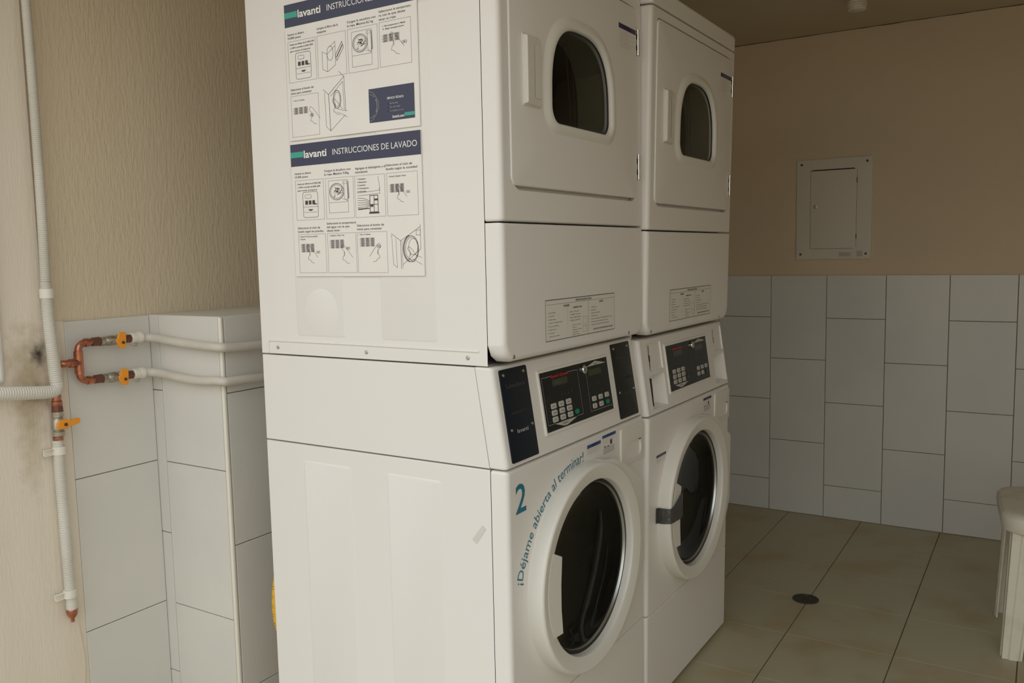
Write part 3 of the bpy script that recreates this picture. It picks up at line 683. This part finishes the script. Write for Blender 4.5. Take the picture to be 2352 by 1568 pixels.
def board(name, z0, label, items, w_=.372, h_=.297):
    t = empty(name, (-.0013, .5616, z0)); tag(t, label, 'sign', 'instruction posters on the dryer side')
    c = MB(); c.box(-.0032, 0, -w_, 0, 0, h_); c.build('board', 'board', t, bevel=.0006, seg=1)
    Pb = lambda h: (lambda u, v: (-.0032-h, -u, v))
    I = Ink(Pb(.0003)); I.use('navy'); I.rect(0, w_, .2480, h_); hb = I.build('header_band', t)
    I = Ink(Pb(.0006)); I.use('teal'); I.rect(.0, .0395, .2672, .2797)
    I.use('white'); I.text('lavanti', .0415, .2652, .0165, .0690, .022); I.text(items['title'], .1285, .2655, .0135, items['tw'], 0); I.build('header_lettering', hb)
    T = Ink(Pb(.0004)); T.use('ink'); A = Ink(Pb(.0004)); A.use('ink')
    for u, v, lines in items['caps']:
        for k, (s_, wd) in enumerate(lines): T.text(s_, u, v-.0078*k, .0050, wd, .004)
    A.use('grey')
    for u0, u1, v0, v1 in items['boxes']: A.frame(u0, u1, v0, v1, .0006)
    A.use('ink'); items['art'](A, T)
    T.build('caption_lettering', t); A.build('line_drawings', t)
    return t, Pb
def art_wash(A, T):
    for k, (s_, wd) in enumerate((('Puede usar billetes de $1.000,2.000', .072), ('y 5.000 o monedas de $200, $500', .070), ('para sumar el importe', .060))): T.text(s_, .0175, .2065-.0072*k, .0034, wd, .012)
    coin_art(A, .0325, .1330); machine_art(A, .1120, .1400, .057, .070)
    for k, (s_, wd) in enumerate((('1. Detergente', .024), ('2. Blanqueador', .027), ('3. Suavizante', .023), ('4. Detergente', .032), ('   prelavado', .024))): T.text(s_.strip(), .1965, .2070-.0066*k, .0030, wd, .012)
    A.line([(.2550, .2110), (.2590, .1880), (.2570, .1820), (.1960, .1790)], .0006); A.line([(.1960, .1730), (.2590, .1755), (.2590, .1880)], .0006)
    A.frame(.2305, .2530, .1370, .1720, .0014); A.line([(.2420, .1370), (.2420, .1720)], .0012); A.line([(.2305, .1530), (.2530, .1530)], .0012); A.rect(.2320, .2400, .1480, .1530); A.rect(.2430, .2520, .1610, .1650)
    A.rect(.2275, .2560, .1335, .1365)
    for k in range(6): A.line([(.1960, .1680-.0050*k), (.2130, .1670-.0046*k), (.2300, .1610-.0020*k)], .0008)
    A.rect(.1965, .2290, .1440, .1460)
    T.text('1. Normal 2. Delicado 3. Fuerte', .2835, .2070, .0032, .047, .01)
    keys_art(A, .2890, .1890, .88); A.use('ink'); hand(A, .3030, .1660, 1.0)
    T.text('1. Normal 2. Permanente planchado', .0170, .0890, .0030, .056, .01); T.text('3. Delicado', .0170, .0830, .0030, .018, .01); keys_art(A, .0230, .0700, .95); A.use('ink'); hand(A, .0380, .0440, 1.15)
    T.text('1. Caliente 2. Tibia 3. Fria', .1090, .0890, .0030, .044, .01); keys_art(A, .1130, .0770, .95); A.use('ink'); hand(A, .1430, .0420, 1.15)
    T.text('1. Start 2. Comienzo', .1960, .0890, .0030, .033, .01); keys_art(A, .2010, .0790, .95); A.use('ink'); hand(A, .2560, .0440, 1.1, -1)
    # machine corner with open porthole
    A.line([(.2860, .0900), (.3110, .0740), (.3640, .1020), (.3640, .1060)], .0007); A.line([(.3110, .0740), (.3110, .0160)], .0007); A.line([(.3150, .0740), (.3150, .0160)], .0005)
    A.line([(.2870, .0870), (.2900, .0250), (.3000, .0180), (.2980, .0800)], .0005); A.line([(.3150, .0240), (.3640, .0560), (.3640, .1000)], .0006)
    A.frame(.3530, .3640, .0850, .0950, .0006); A.ell(.3390, .0570, .0190, .0270, .0011); A.ell(.3400, .0570, .0165, .0240, .0007); A.ell(.3440, .0610, .0120, .0170, .0006)
    for k in range(3): A.ell(.3370+.0006*k, .0570, .0200, .0280, .0005, 100, 260)
    hand(A, .3290, .0400, .9); A.line([(.345, .046), (.366, .038)], .0006); A.line([(.342, .036), (.366, .024)], .0006)
def art_dry(A, T):
    for k, (s_, wd) in enumerate((('Puede usar billetes de $1.000,2.000', .074), ('y 5.000 o monedas de $200, $500', .070), ('para sumar el importe', .062))): T.text(s_, .0135, .2080-.0072*k, .0034, wd, .012)
    coin_art(A, .0290, .1330)
    A.line([(.1100, .1450), (.1240, .1380), (.1240, .1750), (.1100, .1820), (.1100, .1450)], .0006); A.line([(.1240, .1380), (.1480, .1500), (.1480, .1990), (.1340, .1900)], .0006); A.line([(.1240, .1750), (.1480, .1900)], .0006)
    A.ell(.1330, .1760, .0090, .0150, .0007); A.line([(.148, .170), (.168, .196), (.172, .183), (.152, .158), (.148, .170)], .0009); A.line([(.152, .166), (.169, .189)], .0022)
    machine_art(A, .1960, .1380, .055, .072)
    T.text('1. Alta temperatura 2. Media', .2820, .2080, .0032, .060, .01); T.text('3. Baja temperatura', .2820, .2020, .0032, .056, .01)
    keys_art(A, .2830, .1880, 1.05, 3); A.use('ink'); hand(A, .3000, .1640, 1.3)
    T.text('1. Start 2. Comienzo', .0170, .0860, .0030, .034, .01); keys_art(A, .0190, .0680, 1.0, 3); A.use('ink'); hand(A, .0640, .0440, 1.1)
    A.line([(.1080, .1020), (.1240, .0900), (.1700, .1230), (.1560, .1350)], .0008); A.line([(.1240, .0900), (.1260, .0120)], .0010); A.line([(.1120, .0950), (.1140, .0220), (.1260, .0120), (.1700, .0420)], .0006); A.line([(.1700, .1230), (.1720, .0500)], .0007)
    A.line([(.1300, .0860), (.1660, .1130), (.1680, .0530)], .0006); A.ell(.1480, .0770, .0110, .0190, .0012); A.ell(.1480, .0770, .0080, .0150, .0006); hand(A, .1340, .0560, 1.0); A.line([(.150, .056), (.176, .050)], .0006); A.line([(.148, .050), (.177, .037)], .0006)
wash_items = dict(title='INSTRUCCIONES DE LAVADO', tw=.2340, art=art_wash,
    boxes=[(.0112, .0968, .1276, .2160), (.1032, .1850, .1273, .2158), (.1894, .2734, .1270, .2155), (.2788, .3608, .1266, .2155), (.0135, .0970, .0087, .0952), (.1030, .1868, .0084, .0952), (.1908, .2742, .0077, .0950)],
    caps=[(.0109, .2295, (('Inserte su dinero', .0500), ('10.000 pesos', .0400))), (.1012, .2300, (('Cargue la lavadora con', .0775), ('la ropa. M\u00e1ximo 9,0kg', .0720))), (.1916, .2290, (('Agregue el detergente y el', .0850), ('suavizante', .0350))), (.2779, .2300, (('Seleccione el ciclo de', .0700), ('lavado seg\u00fan la suciedad', .0828))),
          (.0127, .1075, (('Seleccione el ciclo de', .0690), ('lavado seg\u00fan las prendas.', .0800))), (.1023, .1150, (('Seleccione la temperatura', .0865), ('del agua con la que', .0670), ('desea lavar.', .0400))), (.1913, .1075, (('Seleccione el bot\u00f3n de', .0760), ('inicio para comenzar', .0700)))])
dry_items = dict(title='INSTRUCCIONES DE SECADO', tw=.2300, art=art_dry,
    boxes=[(.0072, .0910, .1275, .2163), (.0965, .1790, .1272, .2168), (.1852, .2672, .1270, .2170), (.2726, .3555, .1280, .2178), (.0095, .0932, .0080, .0975)],
    caps=[(.0080, .2295, (('Inserte su dinero', .0500), ('10.000 pesos', .0400))), (.0970, .2300, (('Limpie el filtro de la', .0620), ('m\u00e1quina', .0270))), (.1850, .2300, (('Cargue la secadora con', .0790), ('la ropa. M\u00e1ximo 8,2 kg', .0720))), (.2726, .2375, (('Seleccione la temperatu-', .0860), ('ra con la que desea', .0700), ('secar su ropa', .0450))),
          (.0100, .1095, (('Seleccione el bot\u00f3n de', .0700), ('inicio para comenzar', .0640)))])
board('instruction_sign', 1.2495, 'lower white poster headed INSTRUCCIONES DE LAVADO on the dryer side', wash_items)
b2, Pb = board('instruction_sign', 1.5545, 'upper white poster about drying with a navy contact card, on the dryer side', dry_items)
I = Ink(Pb(.0005)); I.use('navy'); I.rect(.2380, .3595, .0178, .0873); cb = I.build('contact_card', b2)
I = Ink(Pb(.0008)); I.use('teal'); I.rect(.3330, .3595, .0235, .0305); I.use('white'); I.text('lavanti.com', .3010, .0225, .0060, .031, .02); I.text('SERVICIO T\u00c9CNICO', .2880, .0615, .0044, .0440, .015)
I.use('palegrey')
for k in range(3): I.text(('300 555 0000', '601 555 0000', 'servicio@correo.com')[k], .2940, .0510-.0075*k, .0028, (.022, .028, .037)[k]); I.ell(.2905, .0520-.0075*k, .0013, .0013, .0005)
def seg(a0, a1, r): I.ell(.2380, .0520, r*.92, r*1.05, .0015, a0, a1, 7)
for a0, a1, r in ((62, 88, .0290), (20, 58, .0275), (-12, 16, .0290), (-60, -18, .0270), (-88, -64, .0290), (48, 80, .0235), (-30, 30, .0240), (-80, -50, .0235)): seg(a0, a1, r)
I.build('lettering', cb)

# ================================================================== electrical panel on the far wall
def elec():
    t = empty('electrical_panel', (XW, -.048, 1.236)); tag(t, 'flat grey electrical panel cover with small door, on the wall above the tiles', 'electrical panel')
    Rm = lambda p: (-p[1], -p[0], p[2])     # local frame: x to the right in view, depth into the room
    def bld(mb, *a, **k): mb.v = [(p[1], -p[0], p[2]) for p in mb.v]; return mb.build(*a, **k)
    dx0, dx1, dz0, dz1 = -.104, .100, .050, .415
    g = .0012
    c = MB(); panel(c, lambda i: rrect(-.169+i, .1665-i, 0+i, .4645-i, .004, 3), (0, .232), -.0085, 0, .0015, hole=[(rrect(dx0-g, dx1+g, dz0-g, dz1+g, .001, 2), -.0085), (rrect(dx0-g, dx1+g, dz0-g, dz1+g, .001, 2), -.002)])
    bld(c, 'cover', 'panelpaint', t)
    c = MB(); panel(c, lambda i: rrect(dx0+i, dx1-i, dz0+i, dz1-.004-i, .001, 2), (0, .232), -.0088, -.003, .0008)
    d = bld(c, 'door', 'panelpaint', t)
    c = MB(); c.box(dx0-g, dx1+g, -.0030, -.0020, dz0-g, dz1+g); bld(c, 'door_gap', 'gap', t, smooth=False)
    c = MB(); c.lathe((-.081, -.0088, .246), (0, -1, 0), [(0, .010), (.002, .0095), (.0025, .006)], 18); bld(c, 'lock', 'steel', d)
    for x, z in ((-.146, .443), (.1435, .443), (-.147, .0245), (.1440, .0243)):
        c = MB(); c.lathe((x, -.0085, z), (0, -1, 0), [(0, .0058), (.0015, .005), (.0022, .003)], 12); bld(c, 'screw', 'screw', t)
    for z in (.3485, .0928):
        c = MB(); c.box(.0985, .1025, -.0098, -.0080, z, z+.0228); bld(c, 'hinge', 'screw', t)
    for u0, u1, v0, v1 in ((.0255, .080, .013, .032), (.104, .130, .012, .040)):
        I = Ink(lambda u, v: (u, -.0088, v)); I.use('key'); I.rect(u0, u1, v0, v1); I.use('grey')
        for k in range(4): I.text('220V 60Hz 125A', u0+.002, v0+.0015+(v1-v0)*.22*k, (v1-v0)*.13, (u1-u0)*.85)
        I.mb.v = [(p[1], -p[0], p[2]) for p in I.mb.v]; I.build('rating_label', t)
elec()

# ================================================================== floor drain
t = empty('floor_drain', (1.736, -.188, 0)); tag(t, 'round dark floor drain set at a tile corner', 'drain')
c = MB(); c.lathe((0, 0, -.002), (0, 0, 1), [(0, .047), (.0045, .047), (.0055, .044), (.0055, .041), (.003, .040)], 48, True, True); c.build('rim', 'drain', t)
c = MB()
for k in range(9):
    y = -.034+.0085*k; L = math.sqrt(max(.039**2-y*y, 1e-5)); c.box(-L, L, y-.0022, y+.0022, .0005, .0036)
c.build('grate', 'drain', t, smooth=False)

# ================================================================== stool
def stool():
    t = empty('stool', (1.772, -.9995, 0)); t.rotation_euler = (0, 0, math.radians(5.5)); tag(t, 'white plastic stool partly cut off at the right edge', 'stool')
    c = MB(); loops = []
    for h, z, r in ((.195, .400, .075), (.203, .404, .083), (.207, .432, .088), (.206, .448, .088), (.198, .4575, .083), (.182, .4615, .070), (.10, .4605, .05), (.03, .460, .02)):
        loops.append([(p[0], p[1], z) for p in rrect(-h, h, -h, h, min(r, h*.9), 8)])
    c.loft(loops, True, True); c.build('seat', 'wplastic', t)
    for sx_, sy in ((-1, 1), (-1, -1), (1, 1), (1, -1)):
        c = MB(); rows = []
        for k in range(7):
            f = k/6; z = .412*(1-f); o = .176+.018*f; wd = .078-.022*f; th = .007
            P = [(0, 0), (0, wd*.30), (-.004, wd*.36), (-.004, wd*.80), (0, wd*.86), (0, wd), (th+.002, wd), (th+.002, th), (wd, th), (wd, 0), (wd*.86, 0), (wd*.80, -.004), (wd*.36, -.004), (wd*.30, 0)]
            rows.append([(sx_*(o-p[0]), sy*(o-p[1]), z) for p in P])
        c.loft(rows, True, True); c.build('leg', 'wplastic', t, bevel=.0015, seg=2)
stool()

# ================================================================== pipes and hoses on the left wall
def smooth_path(P, n=8):
    P = [Vector(p) for p in P]; out = []
    for i in range(len(P)-1):
        p0, p1, p2, p3 = P[max(i-1, 0)], P[i], P[i+1], P[min(i+2, len(P)-1)]
        for k in range(n):
            t_ = k/n; out.append(.5*((2*p1)+(-p0+p2)*t_+(2*p0-5*p1+4*p2-p3)*t_**2+(-p0+3*p1-3*p2+p3)*t_**3))
    out.append(P[-1]); return out
def resample(P, step):
    out = [P[0]]; acc = 0
    for a, b in zip(P[:-1], P[1:]):
        L = (b-a).length
        while acc+L >= step:
            t_ = (step-acc)/L; a = a.lerp(b, t_); out.append(a.copy()); L = (b-a).length; acc = 0
        acc += L
    return out
def corrugated(mb, P, r0, r1, pitch=.0046, amp=.0008, n=16):
    Q = resample(smooth_path(P), pitch/4); R = [r0+(r1-r0)*i/len(Q)+amp*math.cos(2*math.pi*(i/4)) for i in range(len(Q))]
    mb.tube(Q, R, n)
def conduit():
    t = empty('flexible_conduit', (-.22, 1.21, .96)); tag(t, 'grey white corrugated conduit running down the left wall and bending left', 'conduit')
    inv = Vector((-.22, 1.21, .96))
    c = MB()
    corrugated(c, [(-.2185, 1.212, 2.265), (-.2182, 1.207, 1.92), (-.2180, 1.205, 1.68), (-.2186, 1.205, 1.50), (-.2200, 1.205, 1.38), (-.2230, 1.205, 1.24)], .0095, .0118)
    corrugated(c, [(-.2230, 1.205, 1.245), (-.2262, 1.198, 1.15), (-.2270, 1.190, 1.075), (-.2262, 1.187, 1.02), (-.2240, 1.187, .996)], .0125, .0155, .0050)
    corrugated(c, [(-.2240, 1.187, .999), (-.2238, 1.187, .986), (-.2320, 1.187, .9750), (-.250, 1.187, .9745), (-.29, 1.188, .9785), (-.34, 1.190, .984), (-.40, 1.192, .990)], .0155, .0170, .0060, .0005)
    c.v = [tuple(Vector(p)-inv) for p in c.v]; c.build('corrugated_tube', 'conduit', t)
    c = MB(); c.lathe((-.2232, 1.203, 1.205), (0, 0, 1), [(0, .0155), (.001, .0165), (.023, .0165), (.024, .0155)], 24); c.box(-.215, -.200, 1.222, 1.238, 1.208, 1.224); c.v = [tuple(Vector(p)-inv) for p in c.v]; c.build('clamp', 'bead', t, bevel=.001)
conduit()
def copper_tee():
    o = (-.152, 1.205, 1.035); inv = Vector(o)
    t = empty('copper_pipe_fork', o); tag(t, 'forked copper water pipe with two orange-handled valves feeding white hoses', 'pipe')
    def B(c, *a, **k): c.v = [tuple(Vector(p)-inv) for p in c.v]; return c.build(*a, **k)
    y = 1.205
    c = MB(); r = .0098
    c.tube(smooth_path([(-.207, 1.241, 1.039), (-.203, 1.222, 1.038), (-.194, 1.209, 1.037), (-.180, y, 1.037), (-.152, y, 1.036)], 5), r*.95, 18)
    for zz, sg in ((1.0855, 1), (.9870, -1)):
        P = [(-.152, y, 1.036), (-.152, y, zz-sg*.022)]
        for k in range(1, 7):
            a = math.radians(90*k/6); P.append((-.152+.020*(1-math.cos(a)), y, zz-sg*.020+sg*.020*math.sin(a)))
        P.append((-.098, y, zz+(.001 if sg > 0 else -.001))); c.tube(P, r*.93, 18)
        c.cyl((-.152, y, zz-sg*.030), (-.152, y, zz-sg*.020), r*1.13, 18); c.cyl((-.133, y, zz), (-.124, y, zz), r*1.13, 18)
    c.cyl((-.152, y, 1.013), (-.152, y, 1.059), r*1.15, 18); c.cyl((-.178, y, 1.0365), (-.152, y, 1.0360), r*1.15, 18)
    B(c, 'tee_pipe', 'copper', t)
    for zz in (1.0855, .9870):
        z = zz-.001
        c = MB(); c.lathe((-.114, y, zz), (1, 0, 0), [(0, .0110), (.022, .0118), (.023, .0105)], 8); B(c, 'threaded_adapter', 'darkcopper', t)
        c = MB(); c.lathe((-.0200, y, z), (1, 0, 0), [(0, .0120), (.016, .0120), (.018, .0100)], 6); B(c, 'hose_nut', 'darkcopper', t)
        c = MB(); c.lathe((-.0910, y, z), (1, 0, 0), [(0, .0120), (.012, .0125), (.014, .0100), (.020, .0135), (.038, .0135), (.044, .0105), (.047, .0130), (.068, .0130), (.072, .010)], 24); c.cyl((-.062, y, z), (-.062, y-.022, z), .0062, 12)
        v = B(c, 'valve_body', 'brassgrey', t)
        c = MB(); P = [(-.052, .021), (-.033, .021), (-.031, .017), (-.032, -.003), (-.033, -.018), (-.036, -.0215), (-.048, -.0215), (-.052, -.017), (-.058, -.006), (-.060, .002), (-.054, .006)]
        c.loft([[(p[0], yy, z+p[1]) for p in P] for yy in (y-.020, y-.027)], True, True)
        B(c, 'valve_handle', 'orange', v, bevel=.0012, seg=2)
        c = MB(); c.cyl((-.0415, y-.0268, z-.006), (-.0415, y-.0295, z-.006), .0042, 6); B(c, 'handle_nut', 'screw', v)
        c = MB(); c.lathe((-.002, y, z+.0005), (1, 0, 0), [(0, .0125), (.002, .0145), (.018, .0145), (.019, .0125), (.021, .0155), (.032, .0155), (.034, .0135)], 24)
        B(c, 'hose_coupling', 'bead', t)
        c = MB(); c.tube([(.010+.006*math.cos(a*.6), y-.003, z-.0175-.004*math.sin(a*.6)) for a in range(12)], .0016, 6); B(c, 'clamp_screw', 'steel', t)
copper_tee()
hp1 = [(.028, 1.205, 1.0845), (.045, 1.203, 1.0830), (.062, 1.180, 1.0790), (.0645, 1.10, 1.0715), (.0650, 1.02, 1.0670), (.0645, .955, 1.0645), (.0680, .925, 1.0632), (.085, .9185, 1.0620), (.13, .916, 1.0595), (.20, .914, 1.0580), (.32, .905, 1.056), (.44, .86, 1.04), (.50, .77, 1.00), (.51, .694, .98)]
hp2 = [(p[0], p[1]-(0.001), p[2]-.0985+(.0085 if 0.06 < p[0] < .1 and p[1] < .99 else 0)+(.010 if p[0] > .1 else 0)+(0.002 if p[1] > 1.0 else 0)) for p in hp1]
for P, lb in ((hp1, 'upper white water hose running round the tiled box corner'), (hp2, 'lower white water hose running round the tiled box corner')):
    c = MB(); Q = resample(smooth_path(P, 8), .004); c.tube(Q, [.0120+.0002*math.cos(i*2.1) for i in range(len(Q))], 16)
    tag(c.build('water_hose', 'hose'), lb, 'hose', 'white water hoses')
def drop():
    o = (-.214, 1.207, .62); inv = Vector(o)
    t = empty('valved_pipe', o); tag(t, 'vertical pipe with sideways orange valve lever, sleeved in corrugated plastic, capped in copper', 'pipe')
    def B(c, *a, **k): c.v = [tuple(Vector(p)-inv) for p in c.v]; return c.build(*a, **k)
    y = 1.210; x = -.2145
    c = MB(); c.cyl((x+.001, y, .985), (x, y, .935), .0105, 18); c.lathe((x, y, .947), (0, 0, -1), [(0, .0108), (.003, .0130), (.013, .0130), (.016, .0115)], 20); B(c, 'copper_end', 'copper', t)
    c = MB(); c.lathe((x-.0035, y, .8545), (0, 0, -1), [(0, .0125), (.010, .0125)], 20); B(c, 'copper_ring', 'copper', t)
    c = MB(); c.lathe((x, y, .936), (0, 0, -1), [(0, .0125), (.018, .0138)], 20); B(c, 'threaded_adapter', 'darkcopper', t)
    c = MB(); c.lathe((x-.001, y, .918), (0, 0, -1), [(0, .0140), (.013, .0150), (.015, .0115), (.022, .0150), (.044, .0150), (.048, .0115), (.051, .0150), (.062, .0145)], 24); c.cyl((x-.002, y, .884), (x-.002, y-.024, .884), .0065, 12)
    v = B(c, 'valve_body', 'brassgrey', t)
    c = MB(); P = [(-.024, -.006), (-.021, -.011), (.004, -.0125), (.012, -.008), (.036, -.0045), (.0395, -.001), (.0390, .008), (.034, .0100), (.012, .0075), (.004, .0115), (-.014, .0110), (-.021, .005)]
    c.loft([[(x+.004+p[0]*.96, yy, .8885+p[1]) for p in P] for yy in (y-.021, y-.028)], True, True); B(c, 'valve_handle', 'orange', v, bevel=.0012, seg=2)
    c = MB(); c.cyl((x+.003, y-.028, .8870), (x+.003, y-.0305, .8870), .0045, 6); B(c, 'handle_nut', 'screw', v)
    c = MB(); corrugated(c, [(x-.005, y, .846), (x-.0055, y, .76), (x-.004, y, .65), (x-.003, y, .55), (x-.002, y, .45), (x-.001, y, .400)], .0125, .0128, .0046); B(c, 'corrugated_sleeve', 'conduit', t)
    for zz in (.808, .432):
        c = MB(); c.lathe((x-.003, y, zz), (0, 0, 1), [(0, .0150), (.001, .0158), (.020, .0158), (.021, .0150)], 24)
        c.box(x-.040, x-.010, y+.006, y+.0085, zz+.002, zz+.018); c.box(x-.040, x-.010, y-.004, y+.0085, zz+.016, zz+.018); c.box(x-.040, x-.010, y-.004, y+.0085, zz+.002, zz+.004)
        B(c, 'clamp', 'bead', t, bevel=.0008)
    c = MB(); c.lathe((x-.001, y, .402), (0, 0, -1), [(0, .0120), (.004, .0140), (.016, .0130), (.024, .0080), (.026, .0050), (.036, .0045)], 18); B(c, 'end_cap', 'copper', t)
drop()
# yellow hose bulging out behind the machine
def yellow():
    P = [(.16, .76, .60), (.127, .775, .53), (.1055, .785, .46), (.0985, .79, .385), (.1060, .79, .320), (.1300, .785, .260), (.18, .78, .19), (.28, .78, .11), (.45, .78, .06), (.62, .78, .04)]
    c = MB(); c.use('yellow'); Q = resample(smooth_path(P), .003); c.tube(Q, .0165, 20)
    c.use('ink')
    for i in range(4, len(Q)-4, 8):
        for d_ in (0, 2):
            tdir = (Q[i+d_+1]-Q[i+d_-1]).normalized() if i+d_+1 < len(Q) else Vector((0, 0, 1)); u = tdir.cross(Vector((0, 1, 0))).normalized(); v = tdir.cross(u)
            for k in range(24):
                if k % 3 == 2: continue
                a0, a1 = 2*math.pi*k/24, 2*math.pi*(k+1)/24; q = Q[i+d_]
                c.poly([q+(u*math.cos(a0)+v*math.sin(a0))*.0167-tdir*.0006, q+(u*math.cos(a1)+v*math.sin(a1))*.0167-tdir*.0006, q+(u*math.cos(a1)+v*math.sin(a1))*.0167+tdir*.0006, q+(u*math.cos(a0)+v*math.sin(a0))*.0167+tdir*.0006])
    tag(c.build('drain_hose', None), 'yellow hose with dark dashes bulging out behind the near washer', 'hose')
yellow()
